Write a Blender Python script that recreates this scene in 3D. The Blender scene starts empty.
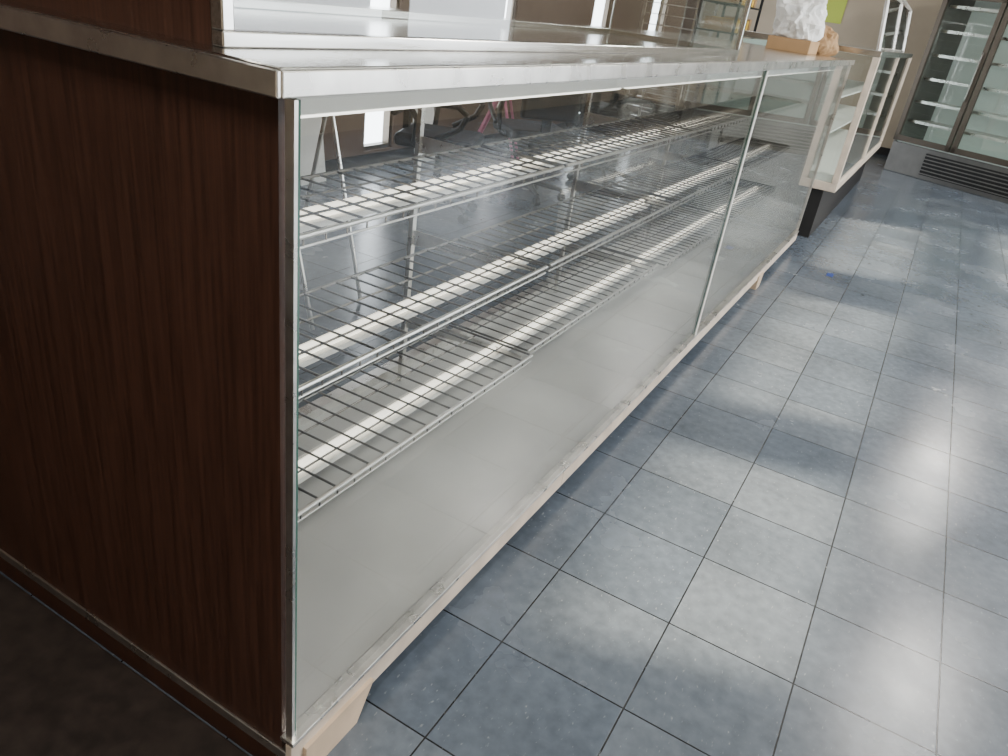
import bpy, math, random, bmesh
from mathutils import Vector, Matrix, noise
random.seed(4)
S=bpy.context.scene; COL=S.collection
T=0.3048; ZB=0.12; ZT=1.188; L=4.85; XD=2.416; ZC=1.222
YA=-0.15153; XC=0.83471
# ---------------- camera
P=(-.63671,-.62774,1.32570); psi,th,ro,f=.45556,.47598,.14943,747.70
fh=Vector((math.cos(psi),math.sin(psi),0)); R=Vector((math.sin(psi),-math.cos(psi),0)); zz=Vector((0,0,1))
F=fh*math.cos(th)-zz*math.sin(th); D=-fh*math.sin(th)-zz*math.cos(th)
X=R*math.cos(ro)-D*math.sin(ro); Y=R*math.sin(ro)+D*math.cos(ro)
cam=bpy.data.cameras.new("camera"); co=bpy.data.objects.new("camera",cam); COL.objects.link(co)
co.matrix_world=Matrix(((X[0],-Y[0],-F[0],P[0]),(X[1],-Y[1],-F[1],P[1]),(X[2],-Y[2],-F[2],P[2]),(0,0,0,1)))
cam.sensor_width=36; cam.lens=f*36/1008; cam.clip_start=.02; S.camera=co
# ---------------- materials
def mat(name,col,rough=.5,metal=0,spec=.5,emit=None,es=0,noise=0,nscale=8,nvec=(1,1,1),bump=0,coat=0):
    m=bpy.data.materials.new(name); m.use_nodes=True; nt=m.node_tree; b=nt.nodes['Principled BSDF']
    b.inputs['Base Color'].default_value=(*col,1); b.inputs['Roughness'].default_value=rough
    b.inputs['Metallic'].default_value=metal; b.inputs['Specular IOR Level'].default_value=spec
    b.inputs['Coat Weight'].default_value=coat
    if emit: b.inputs['Emission Color'].default_value=(*emit,1); b.inputs['Emission Strength'].default_value=es
    if noise or bump:
        tc=nt.nodes.new('ShaderNodeTexCoord'); mp=nt.nodes.new('ShaderNodeMapping'); mp.inputs['Scale'].default_value=nvec
        n=nt.nodes.new('ShaderNodeTexNoise'); n.inputs['Scale'].default_value=nscale; n.inputs['Detail'].default_value=6
        nt.links.new(tc.outputs['Object'],mp.inputs[0]); nt.links.new(mp.outputs[0],n.inputs['Vector'])
        if noise:
            r=nt.nodes.new('ShaderNodeValToRGB'); r.color_ramp.elements[0].position=.3; r.color_ramp.elements[1].position=.7
            r.color_ramp.elements[0].color=(*[c*(1-noise) for c in col],1); r.color_ramp.elements[1].color=(*[min(1,c*(1+noise)) for c in col],1)
            nt.links.new(n.outputs['Fac'],r.inputs[0]); nt.links.new(r.outputs[0],b.inputs['Base Color'])
            mr=nt.nodes.new('ShaderNodeMapRange'); mr.inputs[3].default_value=max(.02,rough-.1*noise*2); mr.inputs[4].default_value=min(1,rough+.2*noise)
            nt.links.new(n.outputs['Fac'],mr.inputs[0]); nt.links.new(mr.outputs[0],b.inputs['Roughness'])
        if bump:
            bp=nt.nodes.new('ShaderNodeBump'); bp.inputs['Strength'].default_value=bump; bp.inputs['Distance'].default_value=.01
            nt.links.new(n.outputs['Fac'],bp.inputs['Height']); nt.links.new(bp.outputs[0],b.inputs['Normal'])
    return m
def glassm(name,tint,f0=.04,rough=0.0):
    m=bpy.data.materials.new(name); m.use_nodes=True; nt=m.node_tree; nt.nodes.remove(nt.nodes['Principled BSDF']); N=nt.nodes.new; K=nt.links.new
    o=nt.nodes['Material Output']; t=N('ShaderNodeBsdfTransparent'); t.inputs[0].default_value=(*tint,1)
    g=N('ShaderNodeBsdfGlossy'); g.inputs['Roughness'].default_value=rough
    ge=N('ShaderNodeNewGeometry'); dt=N('ShaderNodeVectorMath'); dt.operation='DOT_PRODUCT'; K(ge.outputs['Incoming'],dt.inputs[0]); K(ge.outputs['Normal'],dt.inputs[1])
    ab=N('ShaderNodeMath'); ab.operation='ABSOLUTE'; K(dt.outputs['Value'],ab.inputs[0])
    su=N('ShaderNodeMath'); su.operation='SUBTRACT'; su.inputs[0].default_value=1; K(ab.outputs[0],su.inputs[1])
    pw=N('ShaderNodeMath'); pw.operation='POWER'; pw.inputs[1].default_value=5; K(su.outputs[0],pw.inputs[0])
    ma=N('ShaderNodeMath'); ma.operation='MULTIPLY_ADD'; ma.inputs[1].default_value=1-f0; ma.inputs[2].default_value=f0; ma.use_clamp=True; K(pw.outputs[0],ma.inputs[0])
    mx=N('ShaderNodeMixShader'); K(ma.outputs[0],mx.inputs[0]); K(t.outputs[0],mx.inputs[1]); K(g.outputs[0],mx.inputs[2]); K(mx.outputs[0],o.inputs[0])
    return m
WOOD=mat("dark_walnut_laminate",(.050,.021,.013),.42,noise=.36,nscale=5,nvec=(26,26,1.1),spec=.4)
STEEL=mat("brushed_steel",(.68,.67,.64),.18,1,noise=.15,nscale=30,nvec=(.3,6,6))
ALU=mat("aluminium_trim",(.76,.74,.70),.28,1,noise=.18,nscale=14)
CREAM=mat("cream_rail",(.64,.54,.44),.5,noise=.16,nscale=12)
TAN=mat("tan_foot",(.60,.46,.33),.55,noise=.2,nscale=9)
DECK=mat("painted_deck",(.56,.555,.53),.4,noise=.08,nscale=4)
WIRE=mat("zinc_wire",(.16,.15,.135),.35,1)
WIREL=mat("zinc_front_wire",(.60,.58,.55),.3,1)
WHITE=mat("white_enamel",(.8,.79,.75),.4)
SGLOW=mat("strip_glow",(.9,.88,.8),.4,emit=(1,.92,.78),es=2.2)  # glow put into the material to make the shelf strips bright
HGLOW=mat("header_glow",(.9,.88,.8),.4,emit=(1,.96,.88),es=3.5)  # glow for the sunlit inner header, put into the material
DARK=mat("dark_kick",(.012,.011,.011),.6)
DSHEET=mat("dark_sheet",(.030,.021,.017),.6,noise=.35,nscale=30)  # dark tone for the sheet added left of the case
BLACK=mat("black_metal",(.006,.006,.007),.5,spec=.3)
GLASS=glassm("case_glass",(.98,.99,.985),.06)
GEDGE=mat("glass_edge",(.05,.13,.10),.15,spec=.7)
GL2=glassm("cooler_glass",(.95,.975,.965))
WALL=mat("wall_paint",(.50,.42,.32),.8,noise=.06,nscale=3)
WALLD=mat("wall_paint_brown",(.13,.09,.07),.7,noise=.1,nscale=3)
CEIL=mat("ceiling_tile",(.75,.73,.68),.9)
PAPER=mat("white_paper",(.85,.85,.83),.7)
CARD=mat("cardboard",(.42,.26,.13),.8,noise=.1)
YEL=mat("yellow_pack",(.8,.5,.06),.5); LIME=mat("lime_poster",(.55,.66,.1),.6)
PINK=mat("pink_metal",(.45,.14,.22),.4)
COOL=mat("cooler_interior",(.62,.71,.66),.5,emit=(.9,1,.94),es=.10)
GRILLE=mat("black_grille",(.01,.01,.01),.5); SGREY=mat("stainless_base",(.22,.215,.205),.4,.8,noise=.1)
FRAME=mat("bronze_frame",(.13,.11,.09),.4,.8)
# floor
m=bpy.data.materials.new("vinyl_tile_floor"); m.use_nodes=True; nt=m.node_tree; b=nt.nodes['Principled BSDF']; N=nt.nodes.new; K=nt.links.new
g=N('ShaderNodeNewGeometry'); mp=N('ShaderNodeMapping'); mp.inputs['Location'].default_value=(-XC,-YA,0); K(g.outputs['Position'],mp.inputs[0])
br=N('ShaderNodeTexBrick'); br.offset=0
for k,v in (('Scale',1),('Brick Width',T),('Row Height',T),('Mortar Size',.0022),('Mortar Smooth',.3),('Bias',0)): br.inputs[k].default_value=v
br.inputs['Color1'].default_value=(.084,.105,.135,1); br.inputs['Color2'].default_value=(.120,.141,.168,1); br.inputs['Mortar'].default_value=(.007,.008,.010,1)
K(mp.outputs[0],br.inputs[0])
n1=N('ShaderNodeTexNoise'); n1.inputs['Scale'].default_value=2.6; n1.inputs['Detail'].default_value=5; n1.inputs['Roughness'].default_value=.55; K(g.outputs['Position'],n1.inputs[0])
r1=N('ShaderNodeMapRange'); r1.inputs[1].default_value=.3; r1.inputs[2].default_value=.7; r1.inputs[3].default_value=.80; r1.inputs[4].default_value=1.20; K(n1.outputs['Fac'],r1.inputs[0])
mul=N('ShaderNodeMix'); mul.data_type='RGBA'; mul.blend_type='MULTIPLY'; mul.inputs[0].default_value=1; K(br.outputs[0],mul.inputs[6]); K(r1.outputs[0],mul.inputs[7])
mp2=N('ShaderNodeMapping'); mp2.inputs['Scale'].default_value=(1,2.2,1); mp2.inputs['Rotation'].default_value=(0,0,.5); K(g.outputs['Position'],mp2.inputs[0])
n2=N('ShaderNodeTexNoise'); n2.inputs['Scale'].default_value=56; n2.inputs['Detail'].default_value=3; K(mp2.outputs[0],n2.inputs[0])
r2=N('ShaderNodeMapRange'); r2.inputs[1].default_value=.65; r2.inputs[2].default_value=.74; r2.inputs[3].default_value=0; r2.inputs[4].default_value=.5; K(n2.outputs['Fac'],r2.inputs[0])
mx=N('ShaderNodeMix'); mx.data_type='RGBA'; K(r2.outputs[0],mx.inputs[0]); K(mul.outputs[2],mx.inputs[6]); mx.inputs[7].default_value=(.30,.33,.35,1)
n4=N('ShaderNodeTexNoise'); n4.inputs['Scale'].default_value=30; n4.inputs['Detail'].default_value=5; K(g.outputs['Position'],n4.inputs[0])
r4=N('ShaderNodeMapRange'); r4.inputs[1].default_value=.3; r4.inputs[2].default_value=.7; r4.inputs[3].default_value=.84; r4.inputs[4].default_value=1.16; K(n4.outputs['Fac'],r4.inputs[0])
mu2=N('ShaderNodeMix'); mu2.data_type='RGBA'; mu2.blend_type='MULTIPLY'; mu2.inputs[0].default_value=1; K(mx.outputs[2],mu2.inputs[6]); K(r4.outputs[0],mu2.inputs[7])
K(mu2.outputs[2],b.inputs['Base Color'])
r3=N('ShaderNodeMapRange'); r3.inputs[1].default_value=.3; r3.inputs[2].default_value=.7; r3.inputs[3].default_value=.19; r3.inputs[4].default_value=.29; K(n1.outputs['Fac'],r3.inputs[0]); K(r3.outputs[0],b.inputs['Roughness'])
bp=N('ShaderNodeBump'); bp.invert=True; bp.inputs['Strength'].default_value=.3; bp.inputs['Distance'].default_value=.003; K(br.outputs['Fac'],bp.inputs['Height']); K(bp.outputs[0],b.inputs['Normal'])
FLOOR=m
# ---------------- builder
class MB:
    def __init__(s): s.v=[];s.f=[];s.m=[];s.ms=[]
    def mi(s,m):
        if m not in s.ms: s.ms.append(m)
        return s.ms.index(m)
    def box(s,a,b,m,M=None):
        k=len(s.v); a2=[min(a[i],b[i]) for i in range(3)]; b2=[max(a[i],b[i]) for i in range(3)]
        for x in (a2[0],b2[0]):
            for y in (a2[1],b2[1]):
                for z in (a2[2],b2[2]):
                    q=Vector((x,y,z)); s.v.append(tuple(M@q if M else q))
        for q in ((0,1,3,2),(4,6,7,5),(0,4,5,1),(2,3,7,6),(0,2,6,4),(1,5,7,3)): s.f.append([k+i for i in q]); s.m.append(s.mi(m))
        return s
    def tube(s,p0,p1,r,m,n=6,r1=None):
        p0=Vector(p0);p1=Vector(p1);d=(p1-p0).normalized(); u=d.orthogonal().normalized(); w=d.cross(u); k=len(s.v); r1=r if r1 is None else r1
        for p,rr in ((p0,r),(p1,r1)):
            for i in range(n):
                a=2*math.pi*i/n; s.v.append(tuple(p+u*rr*math.cos(a)+w*rr*math.sin(a)))
        for i in range(n):
            j=(i+1)%n; s.f.append([k+i,k+j,k+n+j,k+n+i]); s.m.append(s.mi(m))
        s.f.append([k+i for i in range(n)][::-1]); s.f.append([k+n+i for i in range(n)]); s.m+= [s.mi(m)]*2
        return s
    def path(s,pts,r,m,n=8):
        for a,b in zip(pts[:-1],pts[1:]): s.tube(a,b,r,m,n)
        return s
    def prism(s,pts,axis,a,b,m):
        k=len(s.v); n=len(pts)
        for c in (a,b):
            for q in pts:
                l=list(q); l.insert(axis,c); s.v.append(tuple(l))
        for i in range(n): j=(i+1)%n; s.f.append([k+i,k+j,k+n+j,k+n+i]); s.m.append(s.mi(m))
        s.f.append([k+i for i in range(n)][::-1]); s.f.append([k+n+i for i in range(n)]); s.m+=[s.mi(m)]*2
        return s
    def done(s,name,parent=None,bevel=0):
        me=bpy.data.meshes.new(name); me.from_pydata(s.v,[],s.f)
        for q in s.ms: me.materials.append(q)
        for i,p in enumerate(me.polygons): p.material_index=s.m[i]
        me.update()
        bm=bmesh.new(); bm.from_mesh(me); bmesh.ops.recalc_face_normals(bm,faces=bm.faces); bm.to_mesh(me); bm.free()
        o=bpy.data.objects.new(name,me); COL.objects.link(o)
        if parent: o.parent=parent
        if bevel:
            bv=o.modifiers.new("bevel",'BEVEL'); bv.width=bevel; bv.segments=2; bv.limit_method='ANGLE'
        return o
def group(name,loc=(0,0,0),rz=0):
    e=bpy.data.objects.new(name,None); e.empty_display_size=.1; COL.objects.link(e); e.location=loc; e.rotation_euler=(0,0,rz); return e
# ---------------- room
X0,X1,Y0,Y1,H=-3.0,11.2,-4.0,3.0,3.0
MB().box((X0-.1,Y0-.1,-.1),(X1+.1,Y1+.1,0),FLOOR).done("floor")
MB().box((X0-.1,Y0-.1,H),(X1+.1,Y1+.1,H+.1),CEIL).done("ceiling")
MB().box((X0-.12,Y0,0),(X0,Y1,H),WALL).done("wall_left")
MB().box((X1,Y0,0),(X1+.12,Y1,H),WALL).done("wall_right")
def wallwin(name,y,th,wins,m,wn):
    mb=MB(); xs=sorted(set([X0,X1]+[w[0] for w in wins]+[w[1] for w in wins]))
    for a,b_ in zip(xs[:-1],xs[1:]):
        cuts=sorted([(w[2],w[3]) for w in wins if w[0]<=a+1e-6 and w[1]>=b_-1e-6]); z=0
        for c,d in cuts: 
            if c>z: mb.box((a,y,z),(b_,y+th,c),m)
            z=d
        if z<H: mb.box((a,y,z),(b_,y+th,H),m)
    mb.done(name)
    for i,w in enumerate(wins):
        q=MB(); yy=y+th/2; e=.03
        q.box((w[0],yy-.03,w[2]),(w[0]+e,yy+.03,w[3]),FRAME).box((w[1]-e,yy-.03,w[2]),(w[1],yy+.03,w[3]),FRAME).box((w[0]+e,yy-.03,w[2]),(w[1]-e,yy+.03,w[2]+e),FRAME).box((w[0]+e,yy-.03,w[3]-e),(w[1]-e,yy+.03,w[3]),FRAME)
        q.done("window_%d"%(wn+i))
        la=bpy.data.lights.new("sky_portal",'AREA'); la.shape='RECTANGLE'; la.size=w[1]-w[0]; la.size_y=w[3]-w[2]; la.cycles.is_portal=True
        lo=bpy.data.objects.new("window_portal",la); COL.objects.link(lo); lo.location=((w[0]+w[1])/2,y+th/2,(w[2]+w[3])/2); lo.rotation_euler=(math.radians(90) if y<0 else math.radians(-90),0,0)
wallwin("wall_front",Y0-.1,.1,[(1.94,3.05,1.98,2.42),(3.44,5.14,1.98,2.42),(5.8,7.7,1.98,2.42),(1.0,3.2,.5,1.74),(3.5,5.7,.5,1.74),(6.0,8.2,.5,1.74)],WALL,1)
wallwin("wall_back",Y1,.1,[(3.85,4.2,.12,2.0),(5.7,5.9,.3,1.9),(7.6,8.1,.12,2.0),(9.4,10.0,.5,2.4)],WALLD,7)
MB().box((X0,Y1-.015,0),(X1,Y1,.1),DARK).done("baseboard_back")
MB().box((X1-.015,Y0,0),(X1,Y1-.015,.1),DARK).done("baseboard_right")
# ---------------- main display case
case=group("glass_display_case")
DP=.74; DE=1.0; ZN=ZT+.004
MB().box((.004,.012,ZB-.05),(.022,DE,ZT),WOOD).done("side_panel_left",case)
MB().box((0,-.002,.062),(.026,DE,.085),ALU).done("side_bottom_strip",case,.002)
MB().box((.006,.03,0),(.02,DE-.02,.062),WOOD).done("side_kick",case)
MB().box((L-.02,.012,ZB-.04),(L-.002,DP,ZT),WHITE).done("side_panel_right",case)
MB().box((.022,.16,0),(L-.05,DP-.04,.085),DARK).done("recessed_plinth",case)
MB().box((.022,.0,.085),(L-.02,DP,.112),DECK).done("case_deck",case)
q=MB()
for a,b_ in ((0,1.1),(1.103,2.415),(2.418,3.6),(3.603,L)): q.box((a,-.014,.055),(b_,.0,.112),CREAM)
q.done("front_rail",case,.0015)
MB().box((.0,-.018,.112),(L,.012,.122),ALU).done("glass_track",case,.001)
q=MB()
for x,w in ((.03,.19),(3.66,.12)):
    q.prism([(x,0),(x+w*.75,0),(x+w,.08),(x,.08)],1,-.022,.05,TAN)
q.done("feet",case)
MB().box((.004,-.012,ZB),(.010,.002,ZT),ALU).box((.010,-.010,ZB),(.016,-.004,ZT),GEDGE).done("corner_trim",case)
MB().box((.016,-.010,ZB),(XD-.003,-.004,ZT),GLASS).done("front_glass_left",case)
MB().box((XD+.003,-.004,ZB),(L-.012,.002,ZT),GLASS).done("front_glass_right",case)
MB().box((XD-.011,-.013,ZB),(XD+.011,.004,ZT),WHITE).box((XD-.016,-.010,ZB),(XD-.011,-.004,ZT),GEDGE).done("glass_joint",case)
MB().box((L-.014,-.012,ZB),(L,.012,ZT),ALU).done("right_corner_trim",case)
q=MB()
for x0,x1,y in ((2.4,3.65,.715),(3.6,4.82,.73)):
    q.box((x0,y,.14),(x1,y+.005,ZT-.02),GLASS)
q.done("rear_sliding_glass",case)
q=MB()
for z in (.112,ZT-.03): q.box((.022,.70,z),(L-.02,.74,z+.03),ALU)
q.done("rear_track",case)
q=MB()
for x in (.06,1.21,2.40,3.63,4.78):
    q.box((x-.009,.655,.112),(x+.009,.67,ZT),ALU)
    for z in (.37,.65,.93):
        q.prism([(.66,z-.012),(.23,z-.012),(.23,z-.022),(.66,z-.06)],0,x-.002,x+.002,ALU)
q.done("shelf_standards",case)
for si,z in enumerate((.37,.65,.93)):
    q=MB(); 
    ys=[(.20,.50),(.225,.525),(.20,.50),(.21,.51)] if si==0 else ([(.2,.50)]*4 if si==1 else [(.2,.46)]*4)
    for k in range(4):
        a=.03+k*1.205; b_=a+1.185; y0,y1=ys[k]
        q.tube((a,y0,z),(b_,y0,z),.005,WIREL,8); q.tube((a,y0,z-.018),(b_,y0,z-.018),.0025,WIREL,8)
        q.tube((a,y1,z),(b_,y1,z),.004,WIRE,8)
        for e in (a,b_): q.tube((e,y0,z),(e,y1,z),.0035,WIRE)
        ny=3
        for j in range(1,ny): yy=y0+(y1-y0)*j/ny; q.tube((a,yy,z-.004),(b_,yy,z-.004),.0026,WIRE)
        n=22
        for j in range(1,n):
            xx=a+(b_-a)*j/n; q.tube((xx,y0-.002,z),(xx,y1,z),.0027,WIRE)
            q.tube((xx,y0,z),(xx,y0,z-.018),.002,WIRE)
    q.done("wire_shelf_%d"%(si+1),case)
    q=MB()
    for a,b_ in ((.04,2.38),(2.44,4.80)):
        q.box((a,.305,z-.042),(b_,.365,z-.030),WHITE); q.tube((a+.03,.33,z-.022),(b_-.03,.33,z-.022),.0125,SGLOW,12)  # white channel with an emissive bar for the bright strip
    q.done("glow_strip_%d"%(si+1),case)
MB().box((-.02,-.015,ZT+.004),(L+.02,DE+.02,ZC),STEEL).done("counter_top",case,.004)
MB().box((-.024,-.022,ZN),(L+.022,-.012,ZC-.002),ALU).box((-.03,-.02,ZN),(-.02,DE+.02,ZC-.002),ALU).done("counter_nosing",case,.002)
MB().box((.022,.002,ZT-.02),(L-.01,.02,ZT+.004),WHITE).done("header_rail",case)
q=MB(); q.box((.03,.05,ZT-.014),(L-.03,.12,ZT),WHITE)
for a,b_ in ((.06,1.2),(1.26,2.38),(2.46,3.6),(3.66,4.8)): q.tube((a,.085,ZT-.03),(b_,.085,ZT-.03),.014,HGLOW,12)  # added glowing bars, stand in for sun on the header and brighten shelves
q.done("added_header_glow",case)
# ---------------- upper showcase
uc=group("countertop_showcase",(0,0,ZC))
ux0,ux1,uy0,uy1,uh=.022,2.44,.115,.66,.55
MB().box((ux0,uy0+.02,.0),(ux0+.02,uy1,uh),WOOD).done("side_panel_left",uc)
q=MB()
q.box((ux0,uy0,0),(ux1,uy0+.02,.018),STEEL).box((ux0,uy0,uh-.02),(ux1,uy0+.02,uh),STEEL)
for x in (ux0,ux1-.018): q.box((x,uy0,.018),(x+.018,uy0+.02,uh-.02),STEEL)
q.box((ux0+.02,uy1-.02,0),(ux1,uy1,.018),STEEL).box((ux1-.018,uy0+.02,0),(ux1,uy1-.02,.018),STEEL).box((ux1-.018,uy1-.02,.018),(ux1,uy1,uh-.02),STEEL)
q.done("frame",uc,.002)
MB().box((ux0+.018,uy0+.007,.018),(ux1-.018,uy0+.012,uh-.02),GLASS).box((ux1-.012,uy0+.02,.018),(ux1-.007,uy1-.02,uh-.02),GLASS).done("glass_panels",uc)
MB().box((ux0,uy0,uh),(ux1,uy1,uh+.02),STEEL).done("top",uc)
MB().box((ux0+.03,uy0+.08,.25),(ux1-.03,uy1-.04,.256),GL2).done("glass_shelf",uc)
# ---------------- second display case
c2=group("refrigerated_display_case",(5.2,-.13,0))
l2=3.4
MB().box((.05,.08,0),(l2-.05,.9,.36),DARK).done("kick_base",c2)
MB().box((0,.0,.36),(l2,.95,.42),CREAM).done("bottom_rail",c2,.004)
MB().box((.02,.02,.42),(l2-.02,.93,.47),WHITE).done("deck",c2)
q=MB()
for x in (0,l2/2-.02,l2-.04):
    q.box((x,0,.42),(x+.05,.045,1.25),CREAM)
for x in (0,l2-.04): q.box((x,.92,.42),(x+.035,.95,1.25),ALU)
q.box((0,0,1.25),(l2,.95,1.29),STEEL)
q.done("frame",c2,.003)
MB().box((.035,.012,.42),(l2-.035,.018,1.25),GL2).box((.012,.03,.42),(.018,.92,1.25),GL2).done("glass_panels",c2)
q=MB()
for z in (.7,.95): q.box((.04,.2,z),(l2-.04,.85,z+.012),WHITE)
q.box((.04,.90,.47),(l2-.04,.915,1.24),COOL)
q.done("shelves",c2)
q=MB()
for x in (.05,1.2,2.3): q.path([(x,.03,1.29),(x,.08,1.62),(x,.25,1.78),(x,.5,1.8)],.014,ALU,10)
q.tube((.05,.03,1.30),(2.3,.03,1.30),.01,ALU); q.tube((.05,.5,1.8),(2.3,.5,1.8),.01,ALU)
q.done("sneeze_guard_posts",c2)
q=MB(); 
for a in range(3):
    ps=[(.03,1.31),(.08,1.62),(.25,1.78),(.5,1.8)][a:a+2]
    q.prism([ps[0],ps[1],(ps[1][0]+.004,ps[1][1]),(ps[0][0]+.004,ps[0][1])],0,.06,2.29,GL2)
q.done("sneeze_guard_glass",c2)
# ---------------- glass door cooler
fr=group("glass_door_refrigerator",(9.8,-.17,0),math.radians(-27))
W=2.1; 
MB().box((.02,-W,.0),(.7,0,.34),SGREY).done("base",fr,.006)
q=MB(); q.box((.006,-W+.1,.05),(.02,-.45,.29),GRILLE)
for i in range(6): q.box((-.004,-W+.1,.06+i*.04),(.012,-.45,.072+i*.04),SGREY)
q.done("louver_grille",fr)
q=MB(); q.box((.62,-W,.34),(.7,0,2.05),COOL).box((.02,-.03,.34),(.62,0,2.05),SGREY).box((.02,-W,.34),(.62,-W+.03,2.05),SGREY).box((.0,-W,1.95),(.7,0,2.15),SGREY).box((.04,-W+.03,.34),(.62,-.03,.36),COOL)
q.done("cabinet",fr)
q=MB()
for z in (.58,.8,1.05,1.3,1.55,1.8):
    q.box((.1,-W+.05,z),(.6,-.05,z+.012),WHITE)
    q.box((.09,-W+.05,z-.01),(.1,-.05,z+.02),ALU)
q.done("shelves",fr)
q=MB(); dw=W/3
for i in range(3):
    y1=-i*dw-.01; y0=-(i+1)*dw+.01
    q.box((-.02,y0,.36),(.02,y0+.05,1.94),FRAME).box((-.02,y1-.05,.36),(.02,y1,1.94),FRAME).box((-.02,y0,.36),(.02,y1,.42),FRAME).box((-.02,y0,1.88),(.02,y1,1.94),FRAME)
    q.box((-.05,y0+.02,.9),(-.035,y0+.035,1.4),STEEL); q.box((-.05,y0+.02,.9),(-.02,y0+.035,.92),STEEL); q.box((-.05,y0+.02,1.38),(-.02,y0+.035,1.4),STEEL)
q.done("doors",fr)
MB().box((0,-W+.04,.40),(.006,-.04,1.9),GL2).done("door_glass",fr)
# ---------------- chairs
def chair(loc,rz,seatm=BLACK):
    c=group("office_chair",loc,rz); q=MB()
    for i in range(5):
        a=i*2*math.pi/5+.3; e=(.27*math.cos(a),.27*math.sin(a),.075)
        q.tube((0,0,.12),e,.022,BLACK,8,.014); q.tube((e[0],e[1],.075),(e[0],e[1],.05),.01,BLACK)
        t=Vector((-math.sin(a),math.cos(a),0)); p0=Vector((e[0],e[1],.03)); q.tube(p0-t*.018,p0+t*.018,.03,BLACK,14)
    q.tube((0,0,.09),(0,0,.42),.025,BLACK,12); q.done("caster_base",c)
    q=MB(); q.box((-.24,-.24,.42),(.24,.24,.50),seatm); q.done("seat",c,.03)
    q=MB(); q.box((-.21,.23,.58),(.21,.28,1.0),seatm); q.done("backrest",c,.025)
    q=MB(); q.box((-.03,.2,.44),(.03,.235,.7),BLACK)
    for s in (-1,1):
        pts=[(s*.22,.1,.44),(s*.29,.1,.47),(s*.30,.09,.6),(s*.30,.14,.67),(s*.30,.06,.70),(s*.30,-.14,.70),(s*.30,-.2,.66),(s*.29,-.16,.58),(s*.28,-.02,.5)]
        q.path(pts,.017,BLACK,8)
    q.done("armrests",c)
chair((5.35,1.7,0),.9); chair((4.3,1.85,0),2.4); chair((3.35,2.0,0),.4); chair((6.2,2.2,0),-.4)
c=group("sheet_pan_rack",(7.75,2.1,0)); q=MB()
for x in (-.25,.25):
    for y in (-.3,.3):
        q.box((x-.014,y-.014,.12),(x+.014,y+.014,1.75),ALU); q.tube((x,y-.015,.05),(x,y+.015,.05),.05,BLACK,14); q.tube((x,y,.06),(x,y,.13),.01,ALU)
for i in range(16):
    z=.2+i*.1
    for x in (-.25,.25): q.box((x-.02,-.3,z),(x+.02,.3,z+.006),ALU)
for z in (.14,1.74): q.box((-.25,-.31,z),(.25,-.29,z+.02),ALU).box((-.25,.29,z),(.25,.31,z+.02),ALU)
q.done("rack_frame",c)
c=group("folding_stool",(5.1,2.6,0),.4); q=MB()
for x in (-.17,.17):
    q.tube((x,-.2,.015),(x,.06,.95),.012,PINK,8); q.tube((x,.22,.015),(x,-.02,.62),.012,PINK,8)
for z,y in ((.95,.06),(.3,-.12)): q.tube((-.17,y,z),(.17,y,z),.012,PINK,8)
q.box((-.17,-.14,.60),(.17,.14,.63),PINK); q.done("stool_frame",c)
c=group("folding_sign_stand",(1.62,1.5,0),.2); q=MB()
for x in (-.2,.2): q.tube((x,-.18,.01),(x,0,.85),.009,ALU,8); q.tube((x,.18,.01),(x,0,.85),.009,ALU,8)
q.tube((-.2,-.1,.36),(.2,-.1,.36),.008,ALU); q.tube((-.2,.1,.36),(.2,.1,.36),.008,ALU); q.tube((-.2,0,.85),(.2,0,.85),.01,ALU)
q.done("stand_frame",c)
c=group("poster_board",(3.2,2.93,0)); q=MB(); q.prism([(-.05,.0),(-.04,0),(.05,.7),(.04,.7)],0,-.12,.12,PAPER); q.done("board",c)
c=group("poster_board",(4.5,2.93,0)); q=MB(); q.prism([(-.05,.0),(-.04,0),(.05,.6),(.04,.6)],0,-.14,.14,PAPER); q.done("board",c)
c=group("wire_snack_shelf",(6.1,1.15,0)); q=MB()
for x in (-.35,.35):
    for y in (-.15,.15): q.tube((x,y,0),(x,y,1.75),.012,BLACK,8)
for z in (.25,.6,.95,1.25,1.45,1.65):
    for i in range(8): yy=-.15+i*.3/7; q.tube((-.35,yy,z),(.35,yy,z),.005,BLACK)
    for x in (-.35,.35): q.tube((x,-.15,z),(x,.15,z),.006,BLACK)
q.done("rack",c); q=MB()
for z in (1.25,1.45,1.65):
    for i in range(7): q.box((-.31+i*.09,-.12,z+.006),(-.25+i*.09,.1,z+.09+.03*random.random()),YEL if i%3 else CARD)
q.done("packs",c)
MB().box((X1-.012,1.0,1.5),(X1-.002,1.5,2.1),LIME).done("wall_poster")
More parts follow.
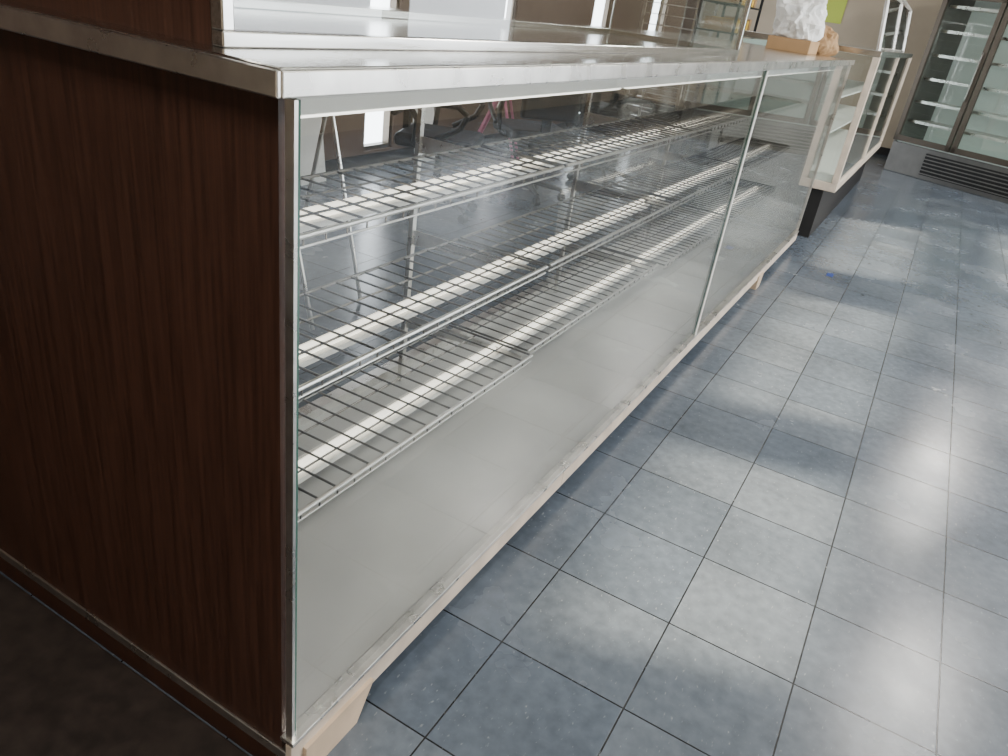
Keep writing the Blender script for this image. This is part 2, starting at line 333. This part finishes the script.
# ---------------- clutter
def blob(name,loc,size,m,amp,seed):
    me=bpy.data.meshes.new(name); bm=bmesh.new(); bmesh.ops.create_icosphere(bm,subdivisions=4,radius=1)
    for v in bm.verts:
        n=noise.fractal(v.co*1.7+Vector((seed,0,0)),.8,2.2,4); d=abs(noise.noise(v.co*3.1+Vector((0,seed,0))))
        v.co*=1+amp*n+amp*.6*d; v.co.x*=size[0]; v.co.y*=size[1]; v.co.z=max(v.co.z,-.75)*size[2]
    zmin=min(v.co.z for v in bm.verts)
    for v in bm.verts: v.co.z-=zmin
    bm.to_mesh(me); bm.free(); me.materials.append(m)
    o=bpy.data.objects.new(name,me); COL.objects.link(o); o.location=loc
    return o
MB().box((4.2,.16,ZC),(4.5,.40,ZC+.07),CARD).done("cardboard_box",None,.003)
blob("crumpled_paper_bag",(4.33,.28,ZC+.07),(.17,.13,.14),PAPER,.35,3.0)
blob("bread_bag",(4.64,.18,ZC),(.09,.10,.09),CARD,.25,5.0)
MB().box((4.36,-.35,0),(4.44,-.31,.002),mat("blue_tape",(.02,.05,.22),.5)).done("blue_tape_scrap")
MB().box((-1.9,.0,0),(-.002,2.4,.012),DSHEET).done("added_dark_sheet",None,.003)  # thin sheet added to darken the area beside the end panel
# ---------------- lights
w=bpy.data.worlds.new("world"); S.world=w; w.use_nodes=True; bg=w.node_tree.nodes['Background']; bg.inputs[0].default_value=(.88,.94,1,1); bg.inputs[1].default_value=9.5
sun=bpy.data.lights.new("sun",'SUN'); sun.energy=19; sun.angle=math.radians(2); sun.color=(1,.87,.66); so=bpy.data.objects.new("sun",sun); COL.objects.link(so)
so.rotation_euler=Vector((-.35,1,-.62)).to_track_quat('-Z','Y').to_euler()
for i,(x,y,e) in enumerate(((-1.5,-.6,55),(1.5,-1.8,65),(4.5,-1.8,75),(8,-1.8,80),(2.6,1.6,22),(7.4,1.6,26))):  # unseen fixtures added to brighten the room; the first fills the left panel
    g=group("ceiling_fill",(x,y,H)); MB().box((-.6,-.15,-.05),(.6,.15,0),WHITE).done("housing",g)
    la=bpy.data.lights.new("fill_light",'AREA'); la.shape='RECTANGLE'; la.size=1.15; la.size_y=.25; la.energy=e; la.color=(1,.95,.88)  # fill lamp of each added fixture
    lo=bpy.data.objects.new("fill_light",la); COL.objects.link(lo); lo.parent=g; lo.location=(0,0,-.055)
